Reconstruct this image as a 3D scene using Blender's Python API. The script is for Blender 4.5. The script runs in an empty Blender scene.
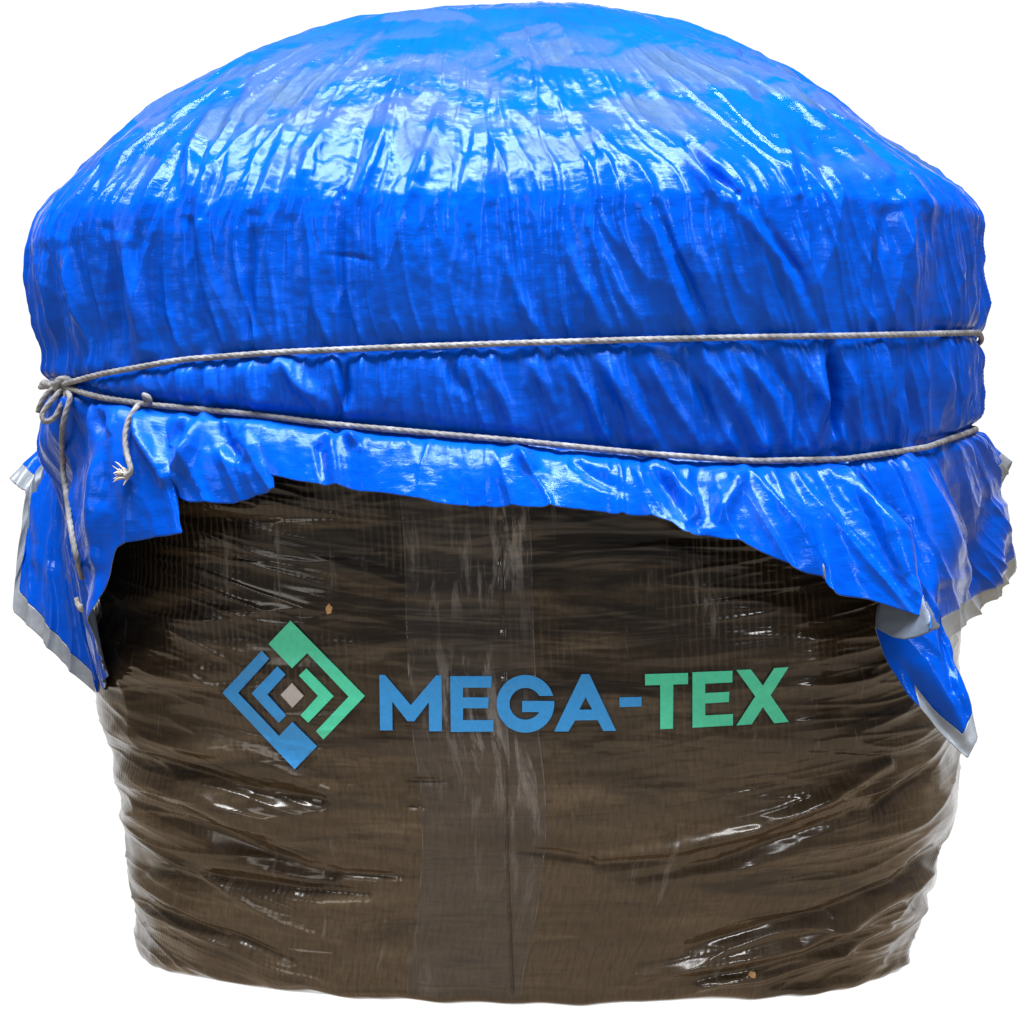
import bpy, bmesh, math, random
import numpy as np
from mathutils import Vector
from mathutils.bvhtree import BVHTree
from mathutils.geometry import tessellate_polygon

random.seed(4)
rng = np.random.default_rng(11)
sc = bpy.context.scene
COL = sc.collection
R = math.radians

# ------------------------------------------------------------------ camera model
D, F, H0 = 4.6, 3680.0, 0.569          # camera distance, focal length in pixels, camera height
def world_x(px, y=0.0): return (px - 512.0) * (y + D) / F
def world_z(py, y=0.0): return H0 + (512.0 - py) * (y + D) / F
def at_depth(px, py, y): return np.array([world_x(px, y), y, world_z(py, y)])
def project(P):
    d = P[..., 1] + D
    return 512 + F * P[..., 0] / d, 512 - F * (P[..., 2] - H0) / d

# ------------------------------------------------------------------ numeric helpers
_perm = rng.permutation(512).astype(np.int64)
_perm = np.concatenate([_perm, _perm, _perm])
_g = rng.normal(size=(512, 3)); _g /= np.linalg.norm(_g, axis=1)[:, None]
def noise3(x, y, z=0.0):
    x, y, z = np.broadcast_arrays(np.asarray(x, float), np.asarray(y, float), np.asarray(z, float))
    xi, yi, zi = (np.floor(v).astype(np.int64) for v in (x, y, z))
    xf, yf, zf = x - xi, y - yi, z - zi
    f = lambda t: t * t * t * (t * (t * 6 - 15) + 10)
    u, v, w = f(xf), f(yf), f(zf)
    out = 0
    for dx in (0, 1):
        for dy in (0, 1):
            for dz in (0, 1):
                h = _perm[(_perm[(_perm[(xi + dx) & 511] + yi + dy) & 511] + zi + dz) & 511]
                gr = _g[h]
                dot = gr[..., 0] * (xf - dx) + gr[..., 1] * (yf - dy) + gr[..., 2] * (zf - dz)
                out = out + dot * (u if dx else 1 - u) * (v if dy else 1 - v) * (w if dz else 1 - w)
    return out * 1.5
def ridge(n, k=1.0): return np.clip(1 - np.abs(n) * 2.2, 0, 1) ** k
def smooth(a, b, x):
    t = np.clip((x - a) / (b - a), 0, 1); return t * t * (3 - 2 * t)
def pchip(xk, yk, x):
    xk = np.asarray(xk, float); yk = np.asarray(yk, float)
    h = np.diff(xk); d = np.diff(yk) / h
    m = np.zeros(len(xk)); m[0], m[-1] = d[0], d[-1]
    for i in range(1, len(xk) - 1):
        if d[i - 1] * d[i] > 0:
            w1, w2 = 2 * h[i] + h[i - 1], h[i] + 2 * h[i - 1]
            m[i] = (w1 + w2) / (w1 / d[i - 1] + w2 / d[i])
    i = np.clip(np.searchsorted(xk, x) - 1, 0, len(xk) - 2)
    t = (x - xk[i]) / h[i]
    t2, t3 = t * t, t * t * t
    return ((2 * t3 - 3 * t2 + 1) * yk[i] + (t3 - 2 * t2 + t) * h[i] * m[i]
            + (-2 * t3 + 3 * t2) * yk[i + 1] + (t3 - t2) * h[i] * m[i + 1])
def seg_dist(px, py, line):
    """distance to a polyline and the place along it (0..1)"""
    best = np.full(px.shape, 1e9); along = np.zeros(px.shape)
    n = len(line) - 1
    for k in range(n):
        (x0, y0), (x1, y1) = line[k], line[k + 1]
        dx, dy = x1 - x0, y1 - y0
        t = np.clip(((px - x0) * dx + (py - y0) * dy) / (dx * dx + dy * dy), 0, 1)
        d = np.hypot(px - x0 - t * dx, py - y0 - t * dy)
        m = d < best
        best = np.where(m, d, best); along = np.where(m, (k + t) / n, along)
    return best, along
def grid_normals(P, wrap=True):
    if wrap: du = np.roll(P, -1, 1) - np.roll(P, 1, 1)
    else: du = np.gradient(P, axis=1)
    dv = np.gradient(P, axis=0)
    n = np.cross(du, dv); n /= np.linalg.norm(n, axis=-1)[..., None] + 1e-12
    return n

# ------------------------------------------------------------------ object helpers
def mesh_from(name, V, Fq, mat, parent=None, uv=None, smooth_shade=True):
    """V (n,3); Fq (m,3 or 4) vertex ids"""
    V = np.asarray(V, np.float32); Fq = np.asarray(Fq, np.int32)
    me = bpy.data.meshes.new(name)
    k = Fq.shape[1]
    me.vertices.add(len(V)); me.vertices.foreach_set('co', V.ravel())
    me.loops.add(Fq.size); me.loops.foreach_set('vertex_index', Fq.ravel())
    me.polygons.add(len(Fq))
    me.polygons.foreach_set('loop_start', np.arange(0, Fq.size, k, dtype=np.int32))
    me.polygons.foreach_set('loop_total', np.full(len(Fq), k, np.int32))
    me.polygons.foreach_set('use_smooth', np.full(len(Fq), smooth_shade))
    if uv is not None:
        l = me.uv_layers.new(name='UVMap')
        l.data.foreach_set('uv', np.asarray(uv, np.float32)[Fq.ravel()].ravel())
    for m in (mat if isinstance(mat, (list, tuple)) else [mat]): me.materials.append(m)
    me.update(calc_edges=True); me.validate()
    o = bpy.data.objects.new(name, me); COL.objects.link(o)
    if parent: o.parent = parent
    return o
def grid_faces(nv, nu, wrap):
    j = np.arange(nv - 1)[:, None]; i = np.arange(nu if wrap else nu - 1)[None, :]
    i2 = (i + 1) % nu
    return np.stack([j * nu + i, j * nu + i2, (j + 1) * nu + i2, (j + 1) * nu + i], -1).reshape(-1, 4)
def thing(o, label, cat, group=None):
    o['label'] = label; o['category'] = cat
    if group: o['group'] = group
    return o
def empty(name, loc=(0, 0, 0)):
    o = bpy.data.objects.new(name, None); COL.objects.link(o); o.location = loc
    o.empty_display_size = .1
    return o

# ------------------------------------------------------------------ materials
class NT:
    def __init__(s, name):
        s.m = bpy.data.materials.new(name); s.m.use_nodes = True
        s.t = s.m.node_tree; s.b = s.t.nodes['Principled BSDF']; s.out = s.t.nodes['Material Output']
    def n(s, typ, **kw):
        nd = s.t.nodes.new('ShaderNode' + typ)
        for k, v in kw.items():
            if k in nd.inputs: nd.inputs[k].default_value = v
            else: setattr(nd, k, v)
        return nd
    def l(s, a, b): s.t.links.new(a, b)
    def math(s, op, a, b=None, clamp=False):
        nd = s.t.nodes.new('ShaderNodeMath'); nd.operation = op; nd.use_clamp = clamp
        for i, v in enumerate((a, b)):
            if v is None: continue
            if isinstance(v, (int, float)): nd.inputs[i].default_value = v
            else: s.l(v, nd.inputs[i])
        return nd.outputs[0]
    def ramp(s, fac, lo, hi, a=0.0, b=1.0):
        nd = s.t.nodes.new('ShaderNodeMapRange'); nd.interpolation_type = 'SMOOTHSTEP'
        for i, v in zip((1, 2, 3, 4), (lo, hi, a, b)): nd.inputs[i].default_value = v
        s.l(fac, nd.inputs[0]); return nd.outputs[0]
    def mix(s, fac, a, b):
        nd = s.t.nodes.new('ShaderNodeMix'); nd.data_type = 'RGBA'
        if isinstance(fac, (int, float)): nd.inputs[0].default_value = fac
        else: s.l(fac, nd.inputs[0])
        for i, v in ((6, a), (7, b)):
            if isinstance(v, tuple): nd.inputs[i].default_value = (*v, 1)
            else: s.l(v, nd.inputs[i])
        return nd.outputs[2]
    def noise(s, vec, scale, detail=4, rough=.55, stretch=(1, 1, 1), dist=0.0):
        mp = s.n('Mapping'); mp.inputs['Scale'].default_value = stretch
        s.l(vec, mp.inputs['Vector'])
        nd = s.n('TexNoise', Scale=scale, Detail=detail, Roughness=rough, Distortion=dist)
        s.l(mp.outputs[0], nd.inputs['Vector']); return nd.outputs['Fac']
    def bump(s, h, dist, strength=1.0, prev=None):
        nd = s.n('Bump', Distance=dist, Strength=strength); s.l(h, nd.inputs['Height'])
        if prev: s.l(prev, nd.inputs['Normal'])
        return nd.outputs[0]

def tarp_material():
    t = NT('blue_tarp_plastic')
    uv = t.n('UVMap').outputs[0]; ob = t.n('TexCoord').outputs['Object']
    sep = t.n('SeparateXYZ'); t.l(uv, sep.inputs[0])
    sxyz = t.n('SeparateXYZ'); t.l(ob, sxyz.inputs[0]); z = sxyz.outputs[2]
    n1 = t.noise(ob, 5, 5)
    col = t.mix(t.ramp(n1, .35, .65), (.0001, .047, .37), (.0001, .058, .44))
    # pale dust smeared over the crown of the load
    top = t.ramp(z, .985, 1.035)
    topend = t.ramp(z, 1.17, 1.10)
    nd = t.noise(ob, 7, 6, .62, (1, 1, 2.2), .6)
    dust = t.math('MULTIPLY', t.math('MULTIPLY', t.ramp(nd, .45, .56), top), topend)
    col = t.mix(t.math('MULTIPLY', dust, .65), col, (.038, .062, .21))
    # thin vertical smears of dust on the sides
    ns = t.noise(uv, 9, 5, .6, (2.4, .7, 1), .3)
    smear = t.ramp(ns, .60, .74)
    col = t.mix(t.math('MULTIPLY', smear, .22), col, (.035, .065, .17))
    # grey water stains
    ng = t.noise(ob, 9, 4, .5, (1.2, 1.2, 1.0), .4)
    stain = t.math('MULTIPLY', t.ramp(ng, .53, .60), t.ramp(z, .93, 1.0))
    col = t.mix(t.math('MULTIPLY', stain, .75), col, (.022, .050, .075))
    t.l(col, t.b.inputs['Base Color'])
    # gloss
    nr = t.noise(ob, 26, 5, .6)
    rough = t.ramp(nr, .3, .7, .07, .17)
    rough = t.math('ADD', rough, t.math('MULTIPLY', dust, .12))
    rough = t.math('ADD', rough, t.math('MULTIPLY', stain, .30), True)
    rough = t.math('ADD', rough, t.math('MULTIPLY', t.ramp(z, .93, .80, 0, .20), t.ramp(z, .60, .68, .15, 1)))        # sides scuffed dull, crown still glossy
    t.l(rough, t.b.inputs['Roughness'])
    t.b.inputs['IOR'].default_value = 1.27
    t.b.inputs['Specular Tint'].default_value = (.55, .84, 1, 1)      # blue-pigmented coating
    # crinkled coating: fine cross-wise crackle of the woven tapes, then soft creases that run down the sides
    crk = t.noise(uv, 120, 4, .62, (.45, 2.0, 1), .4)
    crk2 = t.noise(ob, 260, 2, .5)
    b1 = t.bump(t.math('ADD', t.math('MULTIPLY', crk, 1.6), crk2), .00042, .6)
    nb = t.noise(ob, 34, 4, .55, (1, 1, .5), .3)
    b2 = t.bump(nb, .0022, .5, b1)
    nb2 = t.noise(ob, 13, 3, .5, (1, 1, .30), .5)
    b3 = t.bump(nb2, .008, .22, b2)
    t.l(b3, t.b.inputs['Normal'])
    return t.m
def inner_material(name, colour, rough=.45):
    t = NT(name)
    ob = t.n('TexCoord').outputs['Object']
    n = t.noise(ob, 22, 4)
    c2 = tuple(c * .8 for c in colour)
    t.l(t.mix(t.ramp(n, .35, .65), c2, colour), t.b.inputs['Base Color'])
    t.b.inputs['Roughness'].default_value = rough
    t.l(t.bump(t.noise(ob, 160, 3), .0006, .6), t.b.inputs['Normal'])
    return t.m
EDGE_A = (-.12, .03)
def film_material(tape=False):
    t = NT('clear_packing_film' if tape else 'dark_stretch_film')
    uv = t.n('UVMap').outputs[0]; ob = t.n('TexCoord').outputs['Object']
    sep = t.n('SeparateXYZ'); t.l(uv, sep.inputs[0]); u, v = sep.outputs[0], sep.outputs[1]
    # brown fabric seen through smoke-coloured film: shade under the tarp painted into the colour towards the top
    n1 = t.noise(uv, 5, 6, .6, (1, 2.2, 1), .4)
    tarp_shade = t.math('ADD', t.math('MULTIPLY', v, -1.0), t.math('MULTIPLY', n1, .42))
    f = t.ramp(tarp_shade, -.38, .06)
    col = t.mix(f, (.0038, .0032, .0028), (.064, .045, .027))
    n2 = t.noise(uv, 3.2, 5, .62, (1.1, 7, 1), .8)
    col = t.mix(t.ramp(n2, .52, .66, 0, .6), col, (.004, .0034, .003))
    n3 = t.noise(uv, 6, 4, .6, (.8, 5.5, 1), .5)
    col = t.mix(t.ramp(n3, .48, .74, 0, .5), col, (.15, .112, .070))  # tan bands paint a soft horizontal sheen into the colour
    # whitish vertical scuffs
    ns = t.noise(uv, 10, 6, .68, (5.5, .9, 1), .5)
    npatch = t.noise(uv, 5, 3, .5)
    lo, hi = (.49, .60) if tape else (.57, .70)
    sc_ = t.math('MULTIPLY', t.ramp(ns, lo, hi), t.ramp(npatch, .40 if tape else .46, .60))
    if tape: sc_ = t.math('MULTIPLY', sc_, t.ramp(v, .12, .42, .35, 1.0))
    col = t.mix(t.math('MULTIPLY', sc_, .75 if tape else .42), col, (.36, .34, .33) if tape else (.17, .155, .145))
    if tape:                                             # whitened cut edges of the strip
        for e_ in EDGE_A:
            near = t.ramp(t.math('ABSOLUTE', t.math('SUBTRACT', u, e_)), .0008, .0024, 1, 0)
            near = t.math('MULTIPLY', near, t.ramp(t.noise(uv, 24, 4, .6, (.2, 1, 1)), .38, .58))
            col = t.mix(t.math('MULTIPLY', near, .55), col, (.30, .28, .27))
    # fine vertical ribs pressed in the film
    rib = t.math('SINE', t.math('ADD', t.math('MULTIPLY', u, 2 * math.pi / .0088), t.math('MULTIPLY', t.noise(uv, 30, 3, .6, (1, .12, 1)), 7.0)))
    rmask = t.ramp(t.noise(uv, 4.5, 3, .5, (1, 1.5, 1)), .47, .58)
    ribm = t.math('MULTIPLY', rib, rmask)
    col = t.mix(t.math('MULTIPLY', t.ramp(ribm, .0, 1.0), .42), col, (.080, .058, .038))
    gr = t.noise(uv, 220, 3, .7, (1, .22, 1))
    col = t.mix(t.ramp(gr, .35, .75, 0, .5), col, (.008, .006, .005))
    if tape: col = t.mix(.40, col, (.044, .040, .040))
    t.l(col, t.b.inputs['Base Color'])
    nr = t.noise(ob, 14, 5, .6)
    rough = t.ramp(nr, .3, .7, .10, .25)
    t.l(t.math('ADD', rough, t.math('MULTIPLY', sc_, .2)), t.b.inputs['Roughness'])
    t.b.inputs['IOR'].default_value = 1.40
    b1 = t.bump(t.math('ADD', ribm, t.math('MULTIPLY', t.noise(uv, 130, 3, .6, (1, .35, 1)), 1.0)),   .00014, .4)
    nb = t.noise(uv, 5, 3, .45, (.8, 4.5, 1), .5)
    b2 = t.bump(nb, .013, .55, b1)
    t.l(b2, t.b.inputs['Normal'])
    return t.m
def rope_material():
    t = NT('grey_braided_cord')
    ob = t.n('TexCoord').outputs['Object']; uv = t.n('UVMap').outputs[0]
    n = t.noise(ob, 40, 5, .6)
    col = t.mix(t.ramp(n, .3, .7), (.12, .122, .13), (.25, .253, .265))
    f = t.noise(uv, 400, 3, .7, (1, .3, 1))
    col = t.mix(t.ramp(f, .42, .62, 0, .4), col, (.06, .062, .07))
    t.l(col, t.b.inputs['Base Color']); t.b.inputs['Roughness'].default_value = .8
    t.b.inputs['Specular IOR Level'].default_value = .2
    t.l(t.bump(f, .0008, .8), t.b.inputs['Normal'])
    return t.m
def paint_material(name, c):
    t = NT(name)
    ob = t.n('TexCoord').outputs['Object']
    n = t.noise(ob, 180, 3, .6)
    t.l(t.mix(t.ramp(n, .3, .7), tuple(x * .93 for x in c), tuple(min(1, x * 1.04) for x in c)), t.b.inputs['Base Color'])
    t.b.inputs['Roughness'].default_value = .38
    t.b.inputs['Specular IOR Level'].default_value = .3
    return t.m
def flat_material(name, c, rough=.7):
    t = NT(name); t.b.inputs['Base Color'].default_value = (*c, 1); t.b.inputs['Roughness'].default_value = rough
    ob = t.n('TexCoord').outputs['Object']
    n = t.noise(ob, 60, 4)
    t.l(t.mix(t.ramp(n, .3, .7), tuple(x * .97 for x in c), c), t.b.inputs['Base Color'])
    return t.m

M_TARP = tarp_material()
M_INNER = inner_material('pale_tarp_underside', (.105, .135, .19))
M_HEM = inner_material('white_tarp_hem', (.19, .215, .25), .4)
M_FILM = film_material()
M_ROPE = rope_material()
M_BLUE = paint_material('logo_blue', (.03, .25, .62))
M_GREEN = paint_material('logo_green', (.068, .57, .37))
M_GREY = paint_material('logo_grey', (.36, .35, .35))
M_FLECK = flat_material('tan_fleck', (.42, .25, .11))
M_FRAY = flat_material('pale_frayed_fibre', (.36, .34, .30), .9)

# ------------------------------------------------------------------ plan shape (rounded square, turned a little)
YAW, RATIO = R(-10.0), 0.80
def plan_raw(al, n):
    s, c = np.sin(al), np.cos(al)
    r = (np.abs(s) ** n + np.abs(c) ** n) ** (-1.0 / n)
    x, y = r * s, -r * c * RATIO
    return x * math.cos(YAW) - y * math.sin(YAW), x * math.sin(YAW) + y * math.cos(YAW)
def plan(al, n):
    x, y = plan_raw(al, n)
    a = np.linspace(0, 2 * np.pi, 721)
    if np.ndim(n) == 0:
        m = np.abs(plan_raw(a, n)[0]).max()
    else:
        nn = np.unique(np.round(n, 3)); ms = np.array([np.abs(plan_raw(a, q)[0]).max() for q in nn])
        m = np.interp(n, nn, ms)
    return x / m, y / m

# ------------------------------------------------------------------ the bale
BODY = [(400, 72, 957), (470, 88, 955), (560, 100, 956), (600, 100, 958), (700, 106, 960), (760, 119, 960), (800, 124, 957),
        (830, 132, 945), (880, 135, 928), (905, 136, 916), (925, 134, 908), (945, 135, 902), (957, 141, 897), (960, 156, 888)]
bz = np.array([world_z(b[0]) for b in BODY])[::-1]
bl = np.array([world_x(b[1]) for b in BODY])[::-1]; br = np.array([world_x(b[2]) for b in BODY])[::-1]
BZ0 = bz[0]
bz = bz - BZ0 * (1 - smooth(0, .2, bz))         # foot exactly on the ground
def body_point(al, z):
    n = np.round(2.1 + .6 * smooth(.0, .28, np.asarray(z, float)), 3)
    l, r = pchip(bz, bl, z), pchip(bz, br, z)
    hw, xc = (r - l) / 2, (r + l) / 2
    ex, ey = plan(al, n)
    return np.stack([xc + hw * ex, hw * ey + 0 * z, z + 0 * ex], -1)
nu, nv = 1100, 470
t = np.linspace(0, 1, nu, endpoint=False)
al_b = 2 * np.pi * (t - .5)
al_b = al_b - .55 * np.sin(al_b)                # more columns at the front
zz = np.linspace(0, bz[-1], nv)
zz = zz - 0.0
AL, ZZ = np.meshgrid(al_b, zz)
P = body_point(AL, ZZ)
N = grid_normals(P)
if (N[nv // 2, :, 0] * P[nv // 2, :, 0]).mean() < 0: N = -N
px, py = project(P)
front = np.abs(AL) < R(105)
x, z = P[..., 0], P[..., 2]
arc = np.cumsum(np.linalg.norm(np.diff(P[nv // 2], axis=0), axis=1)); arc = np.concatenate([[0], arc]); arc -= arc[nu // 2]
A = np.broadcast_to(arc, AL.shape)
side = smooth(.10, .36, np.abs(x)) * (1 - .45 * smooth(.44, .54, np.abs(x)))
low = 1 - smooth(.30, .62, z)
smile = z - .42 * x * x * (1 - .4 * smooth(0, .4, x)) * 1.0
d = np.zeros_like(x)
d += .007 * noise3(A * 3.0, z * 4.0, 5.1) * (.4 + .6 * side)
w1 = noise3(A * 2.6, smile * 15, 1.7) + .4 * noise3(A * 4, smile * 30, 3.3)
d += .0072 * w1 * (.22 + .78 * side) * (.35 + .65 * low)
w2 = ridge(noise3(A * 2.4 + 9, smile * 15 + .6 * noise3(A * 3, z * 3, 8.0), 7.7), 3)
d += .0065 * (w2 - .3) * (.16 + .84 * side) * (.3 + .7 * low)
w3 = ridge(noise3(A * 3.2, smile * 34 + .5 * noise3(A * 5, z * 5, 18.), 12.2), 5)
d += .0022 * (w3 - .15) * (.18 + .82 * side)
w4 = ridge(noise3(A * 5, smile * 70, 14.2), 4)
d += .0008 * (w4 - .15) * (.25 + .75 * side)
d += .0007 * noise3(A * 24, z * 24, 2.0)
lower = 1 - smooth(.02, .14, z)
d += .006 * noise3(A * 11, z * 9, 31.) * lower
for line, amp, wd in [
    ([(600, 858), (680, 846), (760, 828), (830, 798), (890, 764)], .011, 8),
    ([(640, 878), (720, 862), (800, 838), (860, 812)], -.005, 7),
    ([(520, 850), (600, 862), (680, 858)], -.004, 7),
    ([(640, 975), (730, 962), (800, 946), (860, 915), (925, 872)], .010, 8),
    ([(700, 990), (770, 976), (840, 955), (885, 925)], .008, 6),
    ([(690, 948), (760, 932), (830, 912), (900, 878)], -.007, 7),
    ([(640, 660), (700, 655), (790, 640)], .004, 8),
    ([(120, 752), (180, 770), (250, 790), (320, 800)], -.009, 8),
    ([(118, 728), (180, 745), (240, 755), (330, 790)], .007, 9),
    ([(125, 800), (190, 822), (270, 858), (330, 872)], -.010, 9),
    ([(122, 775), (190, 800), (260, 828)], .007, 9),
    ([(150, 868), (230, 880), (300, 890), (365, 893)], -.008, 7),
    ([(150, 905), (220, 930), (290, 960)], -.006, 7),
    ([(120, 690), (200, 690), (260, 680)], -.005, 9),
    ([(330, 872), (400, 876)], -.004, 4), ([(400, 780), (450, 781)], -.003, 4), ([(405, 805), (420, 806)], -.003, 4),
    ([(880, 810), (930, 770)], -.008, 9), ([(900, 880), (940, 845)], -.009, 8), ([(910, 905), (935, 890)], -.007, 7),
]:
    q, s = seg_dist(px, py, line)
    amp *= 1.45; wd *= 1.5 if line[-1][0] < 460 else 1.15
    d += np.where(front, amp * np.exp(-(q / (wd * .72)) ** 2) * (.25 + .75 * np.sin(np.pi * np.clip(s, .04, .96)) ** .6), 0)
# seam groove down the overlap of the wrap
q, s = seg_dist(px, py, [(500, 520), (503, 640), (505, 760), (507, 860), (510, 930), (513, 1010)])
d += np.where(front, -.0032 * np.exp(-(q / 1.7) ** 2), 0)
foot = smooth(0, .02, z)
LOGO = smooth(205, 235, px) * (1 - smooth(790, 815, px)) * smooth(600, 630, py) * (1 - smooth(760, 790, py)) * front
d = np.where(d > 0, d * (1 - .75 * LOGO), d * (1 - .3 * LOGO))
P = P + N * (d * foot)[..., None]
# uneven lower edge of the wrapped load
P[..., 2] += (.006 * noise3(A * 5, 0, 3.) + .004 * noise3(A * 16, 0, 9.) + .004) * (1 - smooth(.0, .05, z))
P[..., 2] += .008 * smooth(.10, .45, -P[..., 0]) * (1 - smooth(.0, .12, z))
P[..., 2] = np.maximum(P[..., 2], .0008)
BODYP, BODYN, BODYA = P, N, A
uvb = np.stack([A, ZZ], -1)
# close top and bottom with rings that shrink to the middle
rings_t = [P[-1] * np.array([k, k, 1]) + np.array([0, 0, .012 * (1 - k)]) for k in (.8, .4, .02)]
rings_b = [P[0] * np.array([k, k, 0]) + np.array([0, 0, .0008]) for k in (.02, .5, .9)]
PB = np.concatenate([np.array(rings_b), P, np.array(rings_t)])
UVB = np.concatenate([np.repeat(uvb[:1], 3, 0), uvb, np.repeat(uvb[-1:], 3, 0)])
bale = empty('bale', (0, 0, 0))
thing(bale, 'tall brown bale tightly wrapped in dark glossy plastic film under the blue tarp', 'wrapped bale')
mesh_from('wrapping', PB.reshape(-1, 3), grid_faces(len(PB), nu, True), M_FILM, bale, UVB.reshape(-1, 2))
# wide strip of packing film stuck down the front
mid = nv // 2
c0 = np.argmin(np.abs(px[mid] - 409) + 1e4 * ~front[mid]); c1 = np.argmin(np.abs(px[mid] - 538) + 1e4 * ~front[mid])
sl = slice(c0, c1 + 1)
EDGE_A = (float(A[mid, c0]), float(A[mid, c1]))
edge = np.zeros(c1 + 1 - c0); edge[[0, -1]] = -.0016
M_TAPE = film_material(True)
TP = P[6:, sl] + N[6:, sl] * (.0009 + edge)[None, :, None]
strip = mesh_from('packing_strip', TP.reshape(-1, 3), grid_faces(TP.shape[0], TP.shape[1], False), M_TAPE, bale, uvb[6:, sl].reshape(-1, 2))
strip['label'] = 'scuffed vertical strip of clear packing film'

bvh_body = BVHTree.FromPolygons([Vector(v) for v in P[::2, ::2].reshape(-1, 3)], [tuple(int(k) for k in f) for f in grid_faces(len(range(0, nv, 2)), nu // 2, True)])
CAMV = Vector((0, -D, H0))
def cast(bvh, qx, qy):
    dirv = Vector(((qx - 512) / F, 1.0, (512 - qy) / F)).normalized()
    loc, nor, _, _ = bvh.ray_cast(CAMV, dirv)
    return loc, nor

# ---- printed logo: solid letters a few millimetres thick, lying on the film
def decal(name, outer, mat, hole=None, label=None):
    loops = [[Vector((a, b, 0)) for a, b in outer]] + ([[Vector((a, b, 0)) for a, b in hole]] if hole else [])
    flat = [v for l in loops for v in l]
    bm = bmesh.new()
    vs = [bm.verts.new(v) for v in flat]
    for tri in tessellate_polygon(loops):
        try: bm.faces.new([vs[i] for i in tri])
        except ValueError: pass
    xs = [v.x for v in flat]; ys = [v.y for v in flat]
    for k in np.arange(math.floor(min(xs)) + 5, max(xs), 5.0):
        bmesh.ops.bisect_plane(bm, geom=bm.verts[:] + bm.edges[:] + bm.faces[:], plane_co=(k + .013, 0, 0), plane_no=(1, 0, 0))
    for k in np.arange(math.floor(min(ys)) + 5, max(ys), 5.0):
        bmesh.ops.bisect_plane(bm, geom=bm.verts[:] + bm.edges[:] + bm.faces[:], plane_co=(0, k + .017, 0), plane_no=(0, 1, 0))
    bmesh.ops.remove_doubles(bm, verts=bm.verts[:], dist=.01)
    bmesh.ops.recalc_face_normals(bm, faces=bm.faces[:])
    ret = bmesh.ops.extrude_face_region(bm, geom=bm.faces[:])
    topv = {g for g in ret['geom'] if isinstance(g, bmesh.types.BMVert)}
    for v in bm.verts:
        loc, nor = cast(bvh_body, v.co.x, v.co.y); nor = BN if nor is None else nor
        v.co = loc + BN * (LIFT if v in topv else -.004)
    bmesh.ops.recalc_face_normals(bm, faces=bm.faces[:])
    me = bpy.data.meshes.new(name); bm.to_mesh(me); bm.free(); me.materials.append(mat)
    o = bpy.data.objects.new(name, me); COL.objects.link(o); o.parent = bale
    if label: o['label'] = label
    return o
LIFT = .0036; BN = Vector((0, -1, .0))
zs_ = np.linspace(.0, bz[-1], 90); as_ = np.linspace(-R(80), R(80), 160)
SA, SZ = np.meshgrid(as_, zs_)
SP = body_point(SA, SZ)
bvh_smooth = BVHTree.FromPolygons([Vector(v) for v in SP.reshape(-1, 3)], [tuple(int(k) for k in f) for f in grid_faces(90, 160, False)])
_, nn_ = cast(bvh_smooth, 500, 700)
if nn_.y > 0: bvh_smooth = BVHTree.FromPolygons([Vector(v) for v in SP.reshape(-1, 3)], [tuple(int(k) for k in f[::-1]) for f in grid_faces(90, 160, False)])
def zoomed(pts, x0, y0, k): return [(x0 + a * k, y0 + b * k) for a, b in pts]
za = lambda p: zoomed(p, 210, 610, 190 / 1024); zb = lambda p: zoomed(p, 360, 650, 240 / 1024); zc = lambda p: zoomed(p, 580, 650, 220 / 1024)
decal('logo_bracket', za([(435, 57), (835, 463), (612, 697), (572, 652), (748, 466), (525, 232), (443, 313), (316, 182)]), M_GREEN, label='green logo bracket')
decal('logo_bracket', za([(280, 218), (320, 262), (152, 446), (372, 678), (445, 603), (577, 734), (457, 857), (68, 446)]), M_BLUE, label='blue logo bracket')
decal('logo_chevron', za([(364, 303), (408, 347), (310, 455), (411, 568), (372, 608), (225, 449)]), M_BLUE, label='blue logo chevron')
decal('logo_chevron', za([(520, 314), (667, 464), (530, 607), (489, 567), (583, 462), (480, 353)]), M_GREEN, label='green logo chevron')
decal('logo_diamond', za([(442, 393), (506, 462), (445, 526), (381, 457)]), M_GREY, label='grey logo diamond')
decal('letter', zb([(83, 106), (107, 106), (217, 235), (325, 108), (348, 108), (350, 346), (295, 346), (294, 222), (232, 303), (203, 303), (138, 220), (139, 342), (86, 342)]), M_BLUE, label='blue letter M')
decal('letter', zb([(385, 111), (562, 111), (560, 160), (440, 160), (440, 202), (549, 202), (547, 248), (440, 248), (440, 299), (569, 299), (569, 347), (388, 349)]), M_BLUE, label='blue letter E')
def arc_pts(cx, cy, r, a0, a1, n): return [(cx + r * math.cos(a0 + (a1 - a0) * i / n), cy - r * math.sin(a0 + (a1 - a0) * i / n)) for i in range(n + 1)]
gx, gy, ro, ri = 706, 229, 123, 68
G = arc_pts(gx, gy, ro, math.asin(34 / ro), 2 * math.pi + math.asin(12 / ro), 48) + [(692, 217), (692, 264)] + \
    arc_pts(gx, gy, ri, 2 * math.pi - math.asin(35 / ri), math.asin(34 / ri), 32)
decal('letter', zb(G), M_BLUE, label='blue letter G')
decal('letter', [(581.5, 674), (589.3, 674), (616, 730.6), (603.2, 730.8), (597.6, 719.8), (575, 720.3), (568.3, 731.3), (554.2, 731.3)], M_BLUE,
      hole=[(585.5, 697), (592.2, 709.5), (579.2, 709.6)], label='blue letter A')
decal('hyphen', zc([(183, 220), (286, 218), (286, 262), (184, 265)]), M_BLUE, label='blue hyphen')
decal('letter', zc([(302, 112), (502, 106), (502, 158), (434, 160), (432, 365), (373, 368), (373, 162), (303, 164)]), M_GREEN, label='green letter T')
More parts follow.
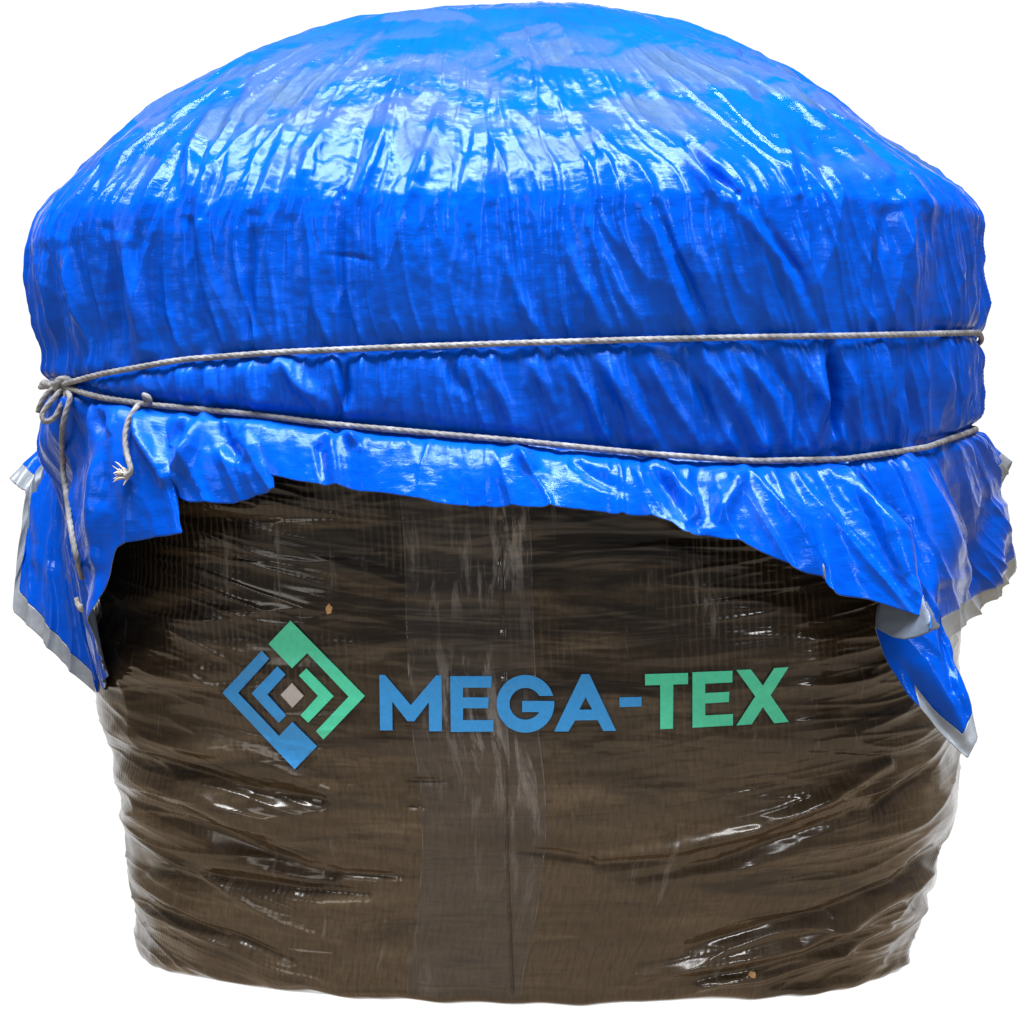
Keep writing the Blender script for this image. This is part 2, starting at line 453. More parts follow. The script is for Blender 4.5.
decal('letter', zc([(523, 103), (709, 96), (708, 150), (582, 156), (582, 200), (694, 194), (692, 241), (582, 248), (582, 304), (711, 297), (711, 350), (523, 361)]), M_GREEN, label='green letter E')
decal('letter', zc([(727, 93), (794, 90), (850, 165), (903, 84), (970, 79), (886, 210), (971, 334), (903, 340), (850, 265), (798, 345), (727, 350), (815, 215)]), M_GREEN, label='green letter X')

# ------------------------------------------------------------------ the tarp
DOME = [(7, 512, 522), (7.6, 497, 540), (9, 475, 567), (10.5, 458, 581), (15.6, 405, 636), (23, 340, 670), (28, 319, 690), (39, 288, 717), (47, 271, 737), (59, 247, 765), (70, 226, 784), (80, 208, 802), (92, 188, 821), (104, 169, 842), (118, 150, 862), (133, 130, 880), (148, 113, 900), (168, 91, 927), (182, 78, 946), (199, 63, 971), (213, 52, 981), (228, 43, 987), (242, 38, 986), (256, 36, 986), (275, 36, 986), (324, 42, 984), (363, 51, 984), (385, 48, 984), (430, 54, 980), (480, 60, 976), (540, 70, 968)]
dz = np.array([world_z(b[0]) for b in DOME]); dl = np.array([world_x(b[1]) for b in DOME]); dr = np.array([world_x(b[2]) for b in DOME])
dhw, dxc = (dr - dl) / 2, (dr + dl) / 2
dz_plot = dz.copy()
ds = np.concatenate([[0], np.cumsum(np.hypot(np.diff(dz), np.diff(dhw)))])     # arc length down the side
ds = ds / 1.0
def tarp_point(al, s):
    hw, xc, z = pchip(ds, dhw, s), pchip(ds, dxc, s), pchip(ds, dz, s)
    n = 2.35 + .45 * smooth(.10, .55, s)
    ex, ey = plan(al, np.round(n, 3))
    return np.stack([xc + hw * ex, hw * ey, z], -1)
UPPER = [(30, 388), (60, 385), (100, 374), (180, 359.5), (280, 352), (400, 347), (520, 343), (640, 339.5), (760, 337), (860, 335.5), (985, 332.5), (1010, 332)]
LOWER = [(30, 383), (62, 387), (100, 398), (150, 405), (240, 413), (330, 424), (430, 433), (520, 441), (640, 453), (750, 461), (850, 458.5), (930, 447), (975, 431), (984, 422), (1010, 410)]
def rope_level(table, al):
    """arc length down the tarp where a ring, seen from the front, follows the traced line"""
    tx, ty = np.array(table, float).T
    s = np.full(al.shape, float(np.interp(world_z(400), dz[::-1], ds[::-1])))
    fr = np.abs(al) < R(88)
    for _ in range(25):
        q = tarp_point(al, s); qx, qy = project(q)
        s = s + np.clip(np.interp(qx, tx, ty) - qy, -40, 40) * .8 * (q[..., 1] + D) / F
    i0, i1 = np.where(fr)[0][[0, -1]]
    out = np.where(al < 0, s[i0], s[i1])
    blend = np.interp(np.abs(al), [R(88), np.pi], [0, 1])
    back = (s[i0] + s[i1]) / 2
    out = out * (1 - blend) + back * blend
    return np.where(fr, s, out)
TU = 1500
aa = np.linspace(-np.pi, np.pi, 4001)
dens = 1.3 * np.exp(-((aa - R(68)) / R(16)) ** 2) + 1 / (1 + np.exp((np.abs(aa) - R(112)) / R(5))) * .85 + .15
cum = np.cumsum(dens); cum = (cum - cum[0]) / (cum[-1] - cum[0])
al = np.interp(np.linspace(0, 1, TU, endpoint=False), cum, aa)
sU, sL = rope_level(UPPER, al), rope_level(LOWER, al)
ker = np.ones(25) / 25
def sm(a): return np.convolve(np.concatenate([a[-12:], a, a[:12]]), ker, 'valid')
sU, sL = sm(sU), sm(sL)
ringL = tarp_point(al, sL); rpx, rpy = project(ringL)
fr = np.abs(al) < R(86)
fo = np.argsort(rpx[fr])
def al_of(qx): return float(np.interp(qx, rpx[fr][fo], al[fr][fo]))
def ring_y(qx): return float(np.interp(qx, rpx[fr][fo], ringL[fr, 1][fo]))
# hem, traced round the visible side: (where it hangs from, pixel x, pixel y, depth or 'o' offset)
def o(qx, off): return ring_y(qx) - off
HEM = [(R(-112), 10, 479, .17), (R(-103), 25, 492, .10), (R(-96), 12, 611, .05), (R(-90), 44, 640, .0), (R(-84.5), 66, 664, -.03), (R(-79), 93, 694, -.06)]
for h in [(78, 100, 655, .05), (90, 93, 609, .06), (98, 100, 585, .06), (108, 112, 546, .06), (122, 130, 540, .06), (136, 152, 537, .065), (152, 182, 532, .075),
          (160, 177, 507, .05), (168, 169, 488, .028), (180, 192, 503, .045), (203, 230, 503, .05), (222, 258, 496, .055), (238, 272, 489, .06), (244, 262, 480, .035), (250, 234, 472, .022), (262, 262, 475, .03),
          (276, 282, 478, .04), (325, 330, 484, .045), (378, 380, 493, .038), (448, 450, 503, .048), (500, 497, 506, .04), (552, 550, 505, .05), (618, 618, 512, .045), (664, 670, 519, .055),
          (682, 686, 531, .065), (698, 702, 536, .05), (715, 727, 539, .06), (742, 768, 555, .06), (764, 798, 571, .065), (785, 826, 581, .06), (797, 836, 591, .075), (814, 868, 597, .065), (832, 908, 611, .08), (850, 941, 628, .11),
          (854, 905, 640, .075), (857, 878, 628, .05), (861, 890, 662, .05), (867, 908, 693, .06), (874, 934, 721, .07), (884, 967, 759, .08), (891, 975, 742, .08), (898, 962, 692, .07), (907, 948, 643, .06)]:
    HEM.append((al_of(h[0]), h[1], h[2], o(h[0], h[3])))
a_last = HEM[-1][0]
for k, h in enumerate([(979, 611, -.12), (1015, 572, -.02), (997, 537, .04), (987, 499, .08), (1013, 461, .16)]):
    HEM.append((a_last + (R(116) - a_last) * (k + 1) / 5, *h))
hk = [(h[0], at_depth(h[1], h[2], h[3])) for h in HEM]
for k in range(1, 30):                                    # the unseen back: simple ruffles
    a = R(116) + (R(360 - 112) - R(116)) * k / 30
    p = tarp_point(np.array([a]), np.array([sL.mean()]))[0]
    rad = np.array([p[0], p[1], 0]); rad /= np.linalg.norm(rad)
    p = p + rad * (.06 + .03 * (-1) ** k); p[2] -= .11 + .04 * math.sin(k * 1.7)
    hk.append((a, p))
hk += [(h[0] + 2 * np.pi, h[1]) for h in hk[:3]]
ka = np.array([h[0] for h in hk]); kp = np.array([h[1] for h in hk])
alw = np.where(al < ka[0], al + 2 * np.pi, al)
HP = np.stack([pchip(ka, kp[:, c], alw) for c in range(3)], -1)
HL = np.stack([np.interp(alw, ka, kp[:, c]) for c in range(3)], -1)     # the hanging corners keep straight edges
k_ = np.maximum(smooth(R(46), R(50), al), 1 - smooth(R(-72), R(-68), al))[:, None]
HP = HP * (1 - k_) + HL * k_

NV1, NV2 = 400, 130
v = np.linspace(0.004, 1, NV1)[:, None]
S = v * sL[None, :]
ALg = np.broadcast_to(al, S.shape)
P0 = tarp_point(ALg, S)
KH = 14
ring = P0[-1]
tang = P0[-1] - P0[-6]; tang /= np.linalg.norm(tang, axis=1)[:, None]
lenS = np.linalg.norm(HP - ring, axis=1)
bnd = 1 - np.clip(.027 / lenS, .05, .25)
i_ = np.arange(1, NV2 + 1)[:, None]
tt = np.where(i_ <= NV2 - KH, bnd[None] * i_ / (NV2 - KH), bnd[None] + (1 - bnd[None]) * (i_ - NV2 + KH) / KH)
SK = ring[None] + (HP - ring)[None] * tt[..., None]
PT = np.concatenate([P0, SK]); NT_ = grid_normals(PT)
if (NT_[NV1 // 2, :, 0] * PT[NV1 // 2, :, 0]).mean() < 0: NT_ = -NT_
# soften skirt normals so that ripples push mostly outwards
arcT = np.concatenate([[0], np.cumsum(np.linalg.norm(np.diff(ringL, axis=0), axis=1))]); arcT -= arcT[np.argmin(np.abs(al))]
At = np.broadcast_to(arcT, PT.shape[:2])
St = np.concatenate([S, sL[None] + tt * lenS[None]])
qx, qy = project(PT)
frontT = np.broadcast_to(np.abs(al) < R(100), PT.shape[:2])
rows = np.arange(PT.shape[0])[:, None]
is_skirt = rows >= NV1
tS = np.concatenate([np.zeros_like(S), tt])
z = PT[..., 2]; x = PT[..., 0]
rho = np.clip(St / .62, 0, 1)
wall = smooth(.55, .75, St)
Ar = At * np.clip(.35 + .65 * rho, .3, 1)
sk = At - .30 * (St - .8) * smooth(-.2, .3, x)             # folds lean to the right on the front
d = np.zeros(PT.shape[:2])
d += .004 * noise3(At * 3.1, St * 5, 1.) * (1 - .5 * tS)
d += .0070 * (ridge(noise3(sk * 8.5 + .5 * noise3(At * 3, St * 4, 21.), St * 1.5, 4.4), 3.0) - .30) * (.40 + .60 * wall)
d += .0058 * (ridge(noise3(sk * 21 + .4 * noise3(At * 9, St * 8, 15.), St * 2.6, 9.1), 3.2) - .28) * (.38 + .62 * wall)
d += np.where(is_skirt, .3, 1) * .0032 * (ridge(noise3(sk * 40 + .4 * noise3(At * 14, St * 10, 19.), St * 4.5, 29.1), 3.0) - .25) * (.15 + .9 * wall)
d += .0014 * noise3(sk * 52, St * 9, 6.) * (.25 + .75 * wall)
d += .0013 * noise3(At * 34, St * 34, 16.)
d += .0006 * noise3(At * 90, St * 90, 26.)
# more folds on the round corners of the crown
corner = smooth(.18, .42, np.abs(x))
d += .0075 * (ridge(noise3(At * 7.5 + 7, St * 2.6, 33.), 2.4) - .42) * smooth(.25, .5, St) * (1 - smooth(.78, .9, St)) * (.25 + .75 * corner)
d *= smooth(.02, .5, St) * .85 + .15 * smooth(.0, .2, St)
d += (.006 * noise3(x * 6, PT[..., 1] * 6, 71.) + .0022 * noise3(x * 20, PT[..., 1] * 14, 72.) + .0012 * noise3(x * 55, PT[..., 1] * 40, 73.)) * (1 - smooth(.45, .65, St)) * smooth(.0, .12, St)
# pinched in under both lines of rope, gathers fanning out of each
gat = ridge(noise3(At * 30, 0, 41.), 1.4) - .4
gat2 = ridge(noise3(At * 22, 0, 47.), 1.6) - .35
dU, dL_ = St - sU[None], St - sL[None]
d -= .005 * np.exp(-(dU / .012) ** 2) + .008 * np.exp(-(dL_ / .011) ** 2)
d += .0032 * gat * np.exp(-np.abs(dU) / .035) * (1 - np.exp(-(dU / .008) ** 2))
d += .008 * gat2 * np.exp(-np.abs(dL_) / .045) * (1 - np.exp(-(dL_ / .008) ** 2))
damp_rope = 1 - .75 * np.exp(-(dU / .010) ** 2) - .75 * np.exp(-(dL_ / .010) ** 2)
# ripples in the loose skirt
d += np.where(is_skirt, tS * (.010 * noise3(At * 11, St * 3, 51.) + .004 * noise3(At * 30, St * 6, 57.)) * (np.clip(lenS / .12, .5, .9) * (.45 + .55 * smooth(.12, .3, np.abs(ringL[:, 0] - .0))))[None], 0)
d += np.where(is_skirt, .012 * np.sin(np.pi * tS) * np.clip(lenS / .1, .4, 1.3)[None] * (.6 + noise3(At * 9, 0, 61.)), 0)
base_pin = np.exp(-(dU / .012) ** 2) * -.005 + np.exp(-(dL_ / .011) ** 2) * -.008
d = (d - base_pin) * damp_rope + base_pin
for line, amp, wd in [
    ([(688, 143), (712, 168), (737, 194)], -.010, 4.5), ([(682, 150), (700, 176), (725, 205)], .004, 6),
    ([(745, 52), (800, 84), (850, 122), (900, 166)], -.012, 5), ([(735, 62), (790, 96), (850, 142), (890, 172)], .006, 8),
    ([(832, 345), (838, 390), (840, 450)], -.016, 5), ([(818, 345), (822, 400), (812, 455)], .011, 7), ([(852, 350), (856, 400), (870, 455)], .007, 7),
    ([(905, 200), (912, 260), (915, 330)], .007, 7), ([(925, 205), (940, 260), (945, 330)], -.006, 6), ([(890, 215), (880, 270), (875, 330)], -.005, 6),
    ([(640, 200), (665, 260), (690, 335)], .005, 6), ([(655, 205), (684, 270), (712, 335)], -.004, 5),
    ([(560, 230), (580, 280), (610, 335)], .0035, 6), ([(500, 250), (520, 300), (540, 335)], .003, 6), ([(590, 225), (620, 290), (645, 335)], .0035, 6),
    ([(730, 200), (780, 260), (812, 330)], .005, 6), ([(752, 205), (800, 270), (825, 330)], -.004, 5),
    ([(700, 345), (735, 400), (760, 450)], .005, 7), ([(590, 345), (620, 390), (650, 440)], .005, 7), ([(520, 350), (545, 385), (560, 420)], .004, 7), ([(640, 345), (670, 400), (700, 445)], .004, 6),
    ([(440, 350), (455, 380), (475, 400)], -.004, 7), ([(340, 355), (345, 390), (335, 425)], -.006, 5),
    ([(275, 350), (300, 385), (320, 400)], .005, 7), ([(205, 358), (208, 390), (200, 410)], .005, 6),
    ([(340, 190), (338, 260), (345, 345)], -.0045, 4), ([(250, 215), (248, 290), (250, 350)], -.006, 5), ([(190, 180), (185, 215), (200, 330)], -.006, 6),
    ([(175, 140), (150, 190), (130, 240)], .006, 6), ([(225, 90), (190, 150), (185, 210)], .007, 7), ([(245, 95), (220, 150), (200, 215)], -.006, 6), ([(265, 60), (235, 110), (210, 170)], .005, 6),
    ([(285, 130), (262, 190), (255, 220)], .005, 6), ([(350, 100), (310, 150), (290, 210)], .005, 7), ([(365, 120), (345, 190)], -.005, 6), ([(395, 110), (355, 190)], .005, 7),
    ([(440, 110), (415, 190)], .004, 7), ([(470, 120), (450, 195)], -.004, 7), ([(500, 120), (490, 195)], .0035, 8), ([(600, 130), (612, 195)], .003, 8), ([(780, 130), (800, 190)], .005, 7), ([(810, 130), (835, 190)], -.004, 7),
    ([(325, 254), (350, 256), (372, 261)], -.0016, 2.5), ([(60, 240), (75, 300), (85, 370)], .007, 7), ([(45, 250), (55, 310), (62, 370)], -.006, 6), ([(120, 240), (135, 300), (145, 350)], .007, 7),
    ([(105, 230), (112, 290), (120, 355)], -.007, 7),
    ([(335, 428), (320, 450), (325, 485)], -.006, 5), ([(345, 430), (360, 450)], .006, 6), ([(515, 445), (530, 465), (540, 475)], .006, 7), ([(560, 450), (590, 475), (620, 492)], -.005, 7), ([(640, 458), (672, 490), (690, 525)], -.007, 7),
    ([(655, 456), (690, 500), (705, 530)], .007, 7), ([(745, 465), (725, 505), (715, 530)], .007, 9), ([(830, 465), (880, 520), (915, 590)], .007, 9),
    ([(905, 668), (932, 705), (962, 750)], -.006, 6), ([(925, 665), (950, 710), (968, 745)], .006, 6), ([(940, 590), (944, 640), (950, 690)], -.008, 6), ([(985, 500), (975, 550), (965, 610)], -.008, 8), ([(995, 510), (992, 550), (985, 590)], .008, 7),
    ([(735, 345), (775, 400), (792, 450)], .005, 6), ([(765, 345), (795, 395), (805, 440)], -.004, 5), ([(880, 345), (890, 400), (905, 445)], .006, 6), ([(905, 340), (912, 390), (925, 440)], -.005, 6), ([(945, 340), (950, 390), (955, 430)], .006, 6),
    ([(470, 350), (500, 395), (510, 425)], .0035, 6), ([(555, 348), (590, 400), (600, 435)], .004, 6), ([(615, 345), (645, 395), (662, 440)], -.0035, 6), ([(670, 345), (705, 400), (728, 450)], -.004, 6), ([(90, 400), (110, 440), (105, 500)], -.008, 7),
    ([(850, 465), (905, 530), (935, 600)], -.006, 9), ([(910, 455), (930, 520), (950, 580)], .010, 9), ([(935, 450), (965, 520), (975, 570)], -.008, 8),
    ([(142, 408), (148, 440), (170, 480)], .012, 7), ([(205, 415), (195, 450), (180, 480)], .010, 7), ([(220, 415), (230, 445), (250, 465)], -.009, 8), ([(190, 415), (175, 450)], -.008, 7), ([(120, 410), (100, 480), (90, 560)], .010, 8), ([(60, 400), (48, 480), (40, 560)], .010, 9), ([(80, 400), (70, 480), (60, 560)], -.009, 9),
]:
    g, s = seg_dist(qx, qy, line)
    d += np.where(frontT, 1.6 * amp * np.exp(-(g / wd) ** 2) * np.sin(np.pi * np.clip(s, .08, .92)) ** .7, 0)
apex = smooth(.0, .06, St)
d -= np.where(is_skirt, 0, .003)
PT = PT + NT_ * (d * apex)[..., None]
# keep the skirt clear of the bale
UVT = np.stack([Ar, St], -1)
nr = PT.shape[0]
faces = grid_faces(nr, TU, True).reshape(nr - 1, TU, 4)
hem_rows = np.zeros((nr - 1, TU), bool)
inL = (al > R(-113)) & (al < HEM[5][0]); inR = (al > al_of(870)) & ((al < al_of(895)) | (al > al_of(907)))
wob = 1 + 0 * al
hem_rows = (np.arange(1, nr)[:, None] > nr - 1 - KH) & (inL | inR)[None]
body_f = faces[~hem_rows]; hem_f = faces[hem_rows]
cap_id = nr * TU
Vt = np.concatenate([PT.reshape(-1, 3), PT[0].mean(0)[None]])
UVt = np.concatenate([UVT.reshape(-1, 2), [[0, 0]]])
cap = np.stack([np.arange(TU), (np.arange(TU) + 1) % TU, np.full(TU, cap_id), np.full(TU, cap_id)], -1)
def compact(fc):
    ids, inv = np.unique(fc, return_inverse=True)
    return Vt[ids], inv.reshape(fc.shape), UVt[ids]
# orientation: front faces look outwards
def outward(fc):
    k = fc[len(fc) // 2]; a, b, c = Vt[k[0]], Vt[k[1]], Vt[k[2]]
    return fc
nrm = np.cross(Vt[faces[200, TU // 2][1]] - Vt[faces[200, TU // 2][0]], Vt[faces[200, TU // 2][2]] - Vt[faces[200, TU // 2][0]])
if nrm[1] > 0: body_f, hem_f = body_f[:, ::-1], hem_f[:, ::-1]
vb, fb, ub = compact(body_f)
tarp = mesh_from('tarp', vb, fb, [M_TARP, M_INNER], None, ub)
thing(tarp, 'crumpled glossy blue tarp draped over the dark bale with a ruffled hem', 'tarp')
# top centre patch closes the crown
top_mesh_v = np.concatenate([PT[0], PT[0].mean(0)[None]])
colid = np.broadcast_to(np.arange(TU), hem_rows.shape)[hem_rows]
hems = []
for pick, txt in ((al[colid] < 0, 'white edging band of the left drooping corner'), (al[colid] >= 0, 'white edging band of the right drooping corner')):
    vh, fh, uh = compact(hem_f[pick])
    hem = mesh_from('hem', vh, fh, [M_HEM, M_HEM], tarp, uh); hem['label'] = txt; hems.append(hem)
for ob in (tarp, *hems):
    so = ob.modifiers.new('thickness', 'SOLIDIFY'); so.thickness = .0009; so.offset = -1
    so.material_offset = 1; so.material_offset_rim = 1; so.use_quality_normals = False

# ------------------------------------------------------------------ the rope
def resample(pts, step):
    pts = np.asarray(pts, float)
    k = np.concatenate([[0], np.cumsum(np.linalg.norm(np.diff(pts, axis=0), axis=1))])
    n = max(4, int(k[-1] / step))
    s = np.linspace(0, k[-1], n)
    out = np.stack([pchip(k, pts[:, c], s) for c in range(3)], -1)
    return out
def rope_mesh(name, pts, parent, rad=.0036, closed=False, pitch=.015, mat=None, taper=None):
    p = resample(pts, .0016)
    if not closed:
        for _ in range(4): p[1:-1] = (p[:-2] + 2 * p[1:-1] + p[2:]) / 4
    tg = np.gradient(p, axis=0); tg /= np.linalg.norm(tg, axis=1)[:, None] + 1e-12
    u = np.zeros_like(p); ref = np.array([.3, -.5, .8])
    ref = ref - tg[0] * (ref @ tg[0]); ref /= np.linalg.norm(ref)
    for i in range(len(p)):                                   # parallel transport
        ref = ref - tg[i] * (ref @ tg[i]); ref /= np.linalg.norm(ref); u[i] = ref
    w = np.cross(tg, u)
    m = 18
    th = np.linspace(0, 2 * np.pi, m, endpoint=False)
    s = np.concatenate([[0], np.cumsum(np.linalg.norm(np.diff(p, axis=0), axis=1))])
    ph = 3 * th[None] - 2 * np.pi * s[:, None] / pitch * 3 / 2
    r = rad * (1 - .10 * (1 - np.abs(np.cos(ph / 2))) * 1.6 + .05 * noise3(s[:, None] * 150, th[None] * 2, 3.))
    if taper is not None: r = r * taper(np.linspace(0, 1, len(p)))[:, None]
    V = p[:, None] + r[..., None] * (np.cos(th)[None, :, None] * u[:, None] + np.sin(th)[None, :, None] * w[:, None])
    Fq = grid_faces(len(p), m, True)
    uv = np.stack([np.broadcast_to(th / 6.283 * .03, r.shape), np.broadcast_to(s[:, None], r.shape)], -1)
    V = np.concatenate([V.reshape(-1, 3), p[:1], p[-1:]])
    uv = np.concatenate([uv.reshape(-1, 2), [[0, 0]], [[0, 0]]])
    a, b = len(V) - 2, len(V) - 1; i = np.arange(m); i2 = (i + 1) % m; L = (len(p) - 1) * m
    caps = np.concatenate([np.stack([i2, i, np.full(m, a), np.full(m, a)], -1), np.stack([L + i, L + i2, np.full(m, b), np.full(m, b)], -1)])
    Fq = np.concatenate([Fq, ])
    tri = np.concatenate([Fq[:, [0, 1, 2]], Fq[:, [0, 2, 3]], caps[:, :3]])
    return mesh_from(name, V, tri, mat or M_ROPE, parent, uv)
rope = empty('rope', tuple(at_depth(62, 386, -.05)))
thing(rope, 'thin grey braided rope wound twice round the blue tarp, knotted at the left', 'rope')
def rp(name, pts, **kw):
    ob_ = rope_mesh(name, np.asarray(pts) - np.array(rope.location), rope, **kw)
    return ob_
bvh_t = BVHTree.FromPolygons([Vector(q) for q in PT[:, ::2].reshape(-1, 3)], [tuple(int(k) for k in f) for f in grid_faces(nr, TU // 2, True)])
def ring_path(s_line, d_off):
    """centre line of the cord lying on the tarp all the way round"""
    jr = np.clip(np.round((s_line / sL) * (NV1 - 1)).astype(int), 0, NV1 - 1)
    pts = tarp_point(al, s_line); nn = NT_[jr, np.arange(TU)]
    pts = pts + nn * d_off
    return pts
pu = ring_path(sU, -.0010); pl = ring_path(sL, -.0030)
pu = np.concatenate([pu, pu[:1]]); pl = np.concatenate([pl, pl[:1]])
rp('wrap', pu, closed=True)['label'] = 'upper turn of the rope'
rp('wrap', pl, closed=True)['label'] = 'lower turn of the rope sloping down to the right'
def front_pts(line, default_y=None):
    out = []
    for (a, b, off) in line:
        loc, _ = cast(bvh_t, a, b)
        yy = (loc.y if (loc is not None and loc.y < .15) else -.03)
        if default_y is not None and (loc is None or loc.y > .15): yy = default_y
        out.append(at_depth(a, b, yy - off))
    return out
def fixed(line): return [at_depth(a, b, y) for a, b, y in line]
kx = cast(bvh_t, 66, 387)[0]; ky = (kx.y if kx is not None else -.06) - .008
rp('knot', fixed([(44, 383, ky + .03), (54, 385, ky), (62, 380, ky - .008), (70, 384, ky - .010), (68, 392, ky - .008), (60, 393, ky - .006), (56, 386, ky - .012), (62, 379, ky - .016), (70, 381, ky - .016), (74, 388, ky - .008), (84, 391, ky - .004)]), rad=.0048)
rp('bow_loop', fixed([(64, 386, ky - .010), (56, 396, ky - .018), (47, 406, ky - .022), (42, 416, ky - .022), (45, 422, ky - .022), (53, 419, ky - .022), (60, 408, ky - .022), (66, 396, ky - .018), (66, 388, ky - .012)]))
rp('short_tail', fixed([(56, 386, ky - .004), (47, 394, ky - .006), (41, 403, ky - .004), (38, 412, ky)]))
tl = front_pts([(68, 392, .010), (70, 398, .014), (65, 415, .018), (62, 435, .018), (63, 465, .018), (67, 500, .018), (71, 530, .018), (76, 555, .018), (82, 578, .014)])
yy_ = np.array([q[1] for q in tl]); yy_[1:-1] = np.minimum(yy_[1:-1], (yy_[:-2] + yy_[2:]) / 2)
tl = [at_depth(a_, b_, y_) for (a_, b_), y_ in zip([(68, 392), (70, 398), (65, 415), (62, 435), (63, 465), (67, 500), (71, 530), (76, 555), (82, 578)], yy_)]
rp('hanging_tail', tl)
tip_ = front_pts([(78, 598, .006), (79, 604, .008), (82, 608, .006)])
rp('tail_tip', tip_, rad=.005, mat=M_FRAY)
le = front_pts([(148, 397, .004), (144, 395, .016), (150, 399, .018), (149, 404, .014), (141, 404, .014), (134, 411, .012), (128, 422, .011), (125, 436, .012), (126, 450, .013), (129, 462, .014), (131, 471, .013), (128, 475, .012), (122, 474, .013)])
le[0] = at_depth(148, 402, le[3][1] + .012)
end = rp('loose_end', le)
# frayed fibres at the loose end
e = np.array(le[-1]) - np.array(rope.location)
fv, ff = [], []
for k in range(26):
    dirv = np.array([-1 + rng.normal() * .35, rng.normal() * .5, rng.normal() * .7 + .1]); dirv /= np.linalg.norm(dirv)
    st = e + rng.normal(size=3) * .0022 + np.array([.004, 0, 0]); L = .008 + .010 * rng.random()
    sd = np.cross(dirv, rng.normal(size=3)); sd /= np.linalg.norm(sd); sd2 = np.cross(dirv, sd)
    b0 = len(fv)
    for q, rr in ((0, .0014), (.6, .0011), (1, .0003)):
        c = st + dirv * L * q + np.array([0, 0, -.003 * q * q])
        for m_ in range(4):
            fv.append(c + rr * (math.cos(m_ * 1.571) * sd + math.sin(m_ * 1.571) * sd2))
    for r_ in range(2):
        for m_ in range(4):
            i, j = b0 + r_ * 4 + m_, b0 + r_ * 4 + (m_ + 1) % 4
            ff.append((i, j, j + 4, i + 4))
mesh_from('frayed_tip', fv, ff, M_FRAY, end)

# ------------------------------------------------------------------ two specks stuck to the film
def fleck(qx, qy, w, h, label):
    loc, nor = cast(bvh_body, qx, qy)
    bm = bmesh.new(); bmesh.ops.create_icosphere(bm, subdivisions=3, radius=1)
    for v_ in bm.verts:
        k = 1 + .35 * float(noise3(v_.co.x * 1.6 + qx, v_.co.y * 1.6, v_.co.z * 1.6))
        v_.co = Vector((v_.co.x * w * k, v_.co.y * .0012, v_.co.z * h * k))
    me = bpy.data.meshes.new('fleck'); bm.to_mesh(me); bm.free(); me.materials.append(M_FLECK)
    for p_ in me.polygons: p_.use_smooth = True
    ob_ = bpy.data.objects.new('fleck', me); COL.objects.link(ob_); ob_.location = loc + Vector((0, -.001, 0))
    thing(ob_, label, 'fleck', 'tan flecks stuck to the film')
fleck(329, 609, .0035, .006, 'small tan fleck stuck to the dark film above the green logo corner')
fleck(752, 975, .0042, .005, 'small tan fleck stuck to the film near the foot of the bale')

# ------------------------------------------------------------------ ground
fl = bpy.data.meshes.new('floor')
bm = bmesh.new()
vs = [bm.verts.new(c) for c in ((-.20, -.24, 0), (.33, -.24, 0), (.33, .22, 0), (-.20, .22, 0))]
bm.faces.new(vs); bm.to_mesh(fl); bm.free()
fl.materials.append(flat_material('white_studio_floor', (.97, .97, .97), .9))
floor = bpy.data.objects.new('floor', fl); COL.objects.link(floor); floor['kind'] = 'structure'

# ------------------------------------------------------------------ light
w = bpy.data.worlds.new('World'); sc.world = w; w.use_nodes = True
nt = w.node_tree; bg = nt.nodes['Background']
tc = nt.nodes.new('ShaderNodeTexCoord'); sp = nt.nodes.new('ShaderNodeSeparateXYZ')
nt.links.new(tc.outputs['Generated'], sp.inputs[0])
cr = nt.nodes.new('ShaderNodeValToRGB')            # dim shop in front, tan at the sides, white wall behind
mr = nt.nodes.new('ShaderNodeMapRange'); mr.inputs[1].default_value = -1; mr.inputs[2].default_value = 1
nt.links.new(sp.outputs[1], mr.inputs[0]); nt.links.new(mr.outputs[0], cr.inputs[0])
for p_, c_ in ((0.0, (.14, .138, .135)), (.38, (.12, .11, .10)), (.55, (.16, .125, .088)), (.84, (.22, .19, .15)), (.94, (.54, .54, .54))):
    e_ = cr.color_ramp.elements.new(p_) if p_ not in (0.0,) else cr.color_ramp.elements[0]
    e_.position = p_; e_.color = (*c_, 1)
cr.color_ramp.elements[-1].color = (.54, .54, .54, 1)
hi = nt.nodes.new('ShaderNodeMapRange'); hi.interpolation_type = 'SMOOTHSTEP'      # surround dimmed overhead to keep white reflections off the crown
for i_, v_ in zip((1, 2, 3, 4), (.20, .42, 0, 1)): hi.inputs[i_].default_value = v_
nt.links.new(sp.outputs[2], hi.inputs[0])
cl = nt.nodes.new('ShaderNodeValToRGB'); nt.links.new(mr.outputs[0], cl.inputs[0])       # below: warm brown fill added in front, as if off a floor, white sweep behind
for p_, c_ in ((0.0, (.56, .48, .39)), (.55, (.50, .40, .30)), (.84, (.40, .33, .25)), (.94, (.54, .54, .54))):
    e_ = cl.color_ramp.elements.new(p_) if p_ not in (0.0,) else cl.color_ramp.elements[0]
    e_.position = p_; e_.color = (*c_, 1)
cl.color_ramp.elements[-1].color = (.54, .54, .54, 1)
lo_ = nt.nodes.new('ShaderNodeMapRange'); lo_.interpolation_type = 'SMOOTHSTEP'
for i_, v_ in zip((1, 2, 3, 4), (-.02, -.34, 0, 1)): lo_.inputs[i_].default_value = v_
nt.links.new(sp.outputs[2], lo_.inputs[0])
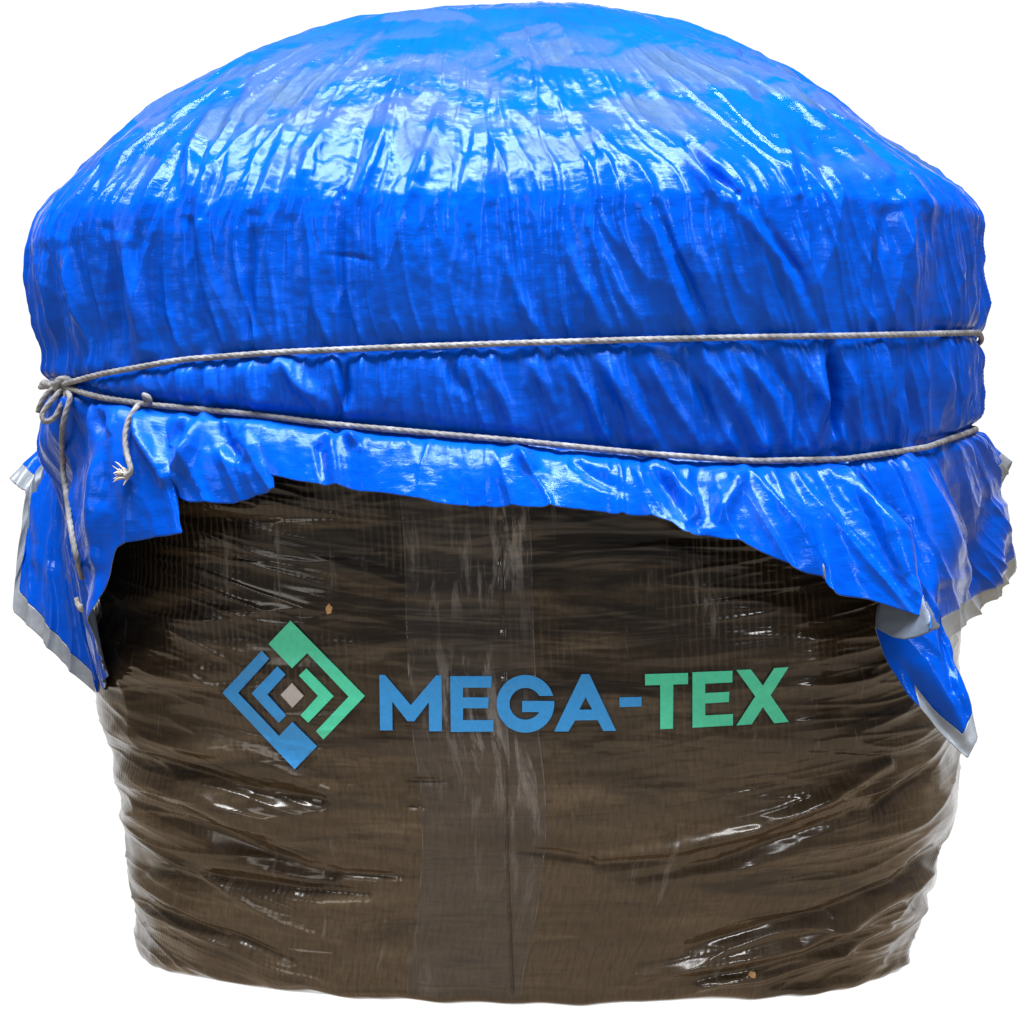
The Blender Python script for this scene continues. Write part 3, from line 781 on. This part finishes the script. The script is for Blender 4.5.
ml = nt.nodes.new('ShaderNodeMix'); ml.data_type = 'RGBA'
nt.links.new(lo_.outputs[0], ml.inputs[0]); nt.links.new(cr.outputs[0], ml.inputs[6]); nt.links.new(cl.outputs[0], ml.inputs[7])
mx = nt.nodes.new('ShaderNodeMix'); mx.data_type = 'RGBA'
nt.links.new(hi.outputs[0], mx.inputs[0]); nt.links.new(ml.outputs[2], mx.inputs[6])
mx.inputs[7].default_value = (.06, .065, .08, 1)
nt.links.new(mx.outputs[2], bg.inputs['Color'])
bg.inputs['Strength'].default_value = 1.0
def softbox(name, loc, target, sx, sy, power, col=(1, 1, 1)):
    ld = bpy.data.lights.new(name, 'AREA'); ld.shape = 'RECTANGLE'; ld.size, ld.size_y = sx, sy
    ld.energy = power; ld.color = col
    ob_ = bpy.data.objects.new(name, ld); COL.objects.link(ob_); ob_.location = loc
    ob_.rotation_euler = (Vector(target) - Vector(loc)).to_track_quat('-Z', 'Y').to_euler()
    ob_['kind'] = 'structure'
    return ob_
softbox('key_softbox', (-.2, -1.25, 3.9), (0, -.2, .4), 4.6, 1.1, 330)
softbox('strip_softbox', (-.2, -.74, 3.6), (0, -.4, .6), 2.6, .16, 46)
softbox('added_accent_softbox', (2.3, -3.9, 2.2), (.2, -.3, .4), .7, .5, 20)  # unseen lamp added for glints on the right-hand film wrinkles
softbox('added_accent_softbox', (-3.0, -3.0, 1.5), (-.3, -.3, .3), 1.1, 1.1, 9, (1, .95, .87))  # unseen weak warm lamp added on the left for film contrast

# ------------------------------------------------------------------ camera and output
cd = bpy.data.cameras.new('camera'); cam = bpy.data.objects.new('camera', cd); COL.objects.link(cam)
cam.location = (0, -D, H0); cam.rotation_euler = (R(90), 0, 0)
cd.sensor_width = 36; cd.lens = 36 * F / 1024; cd.clip_end = 200
sc.camera = cam
sc.render.engine = 'CYCLES'
sc.view_settings.view_transform = 'Standard'; sc.view_settings.look = 'None'
sc.view_settings.exposure = 1.0; sc.view_settings.gamma = 1; sc.view_settings.use_curve_mapping = False
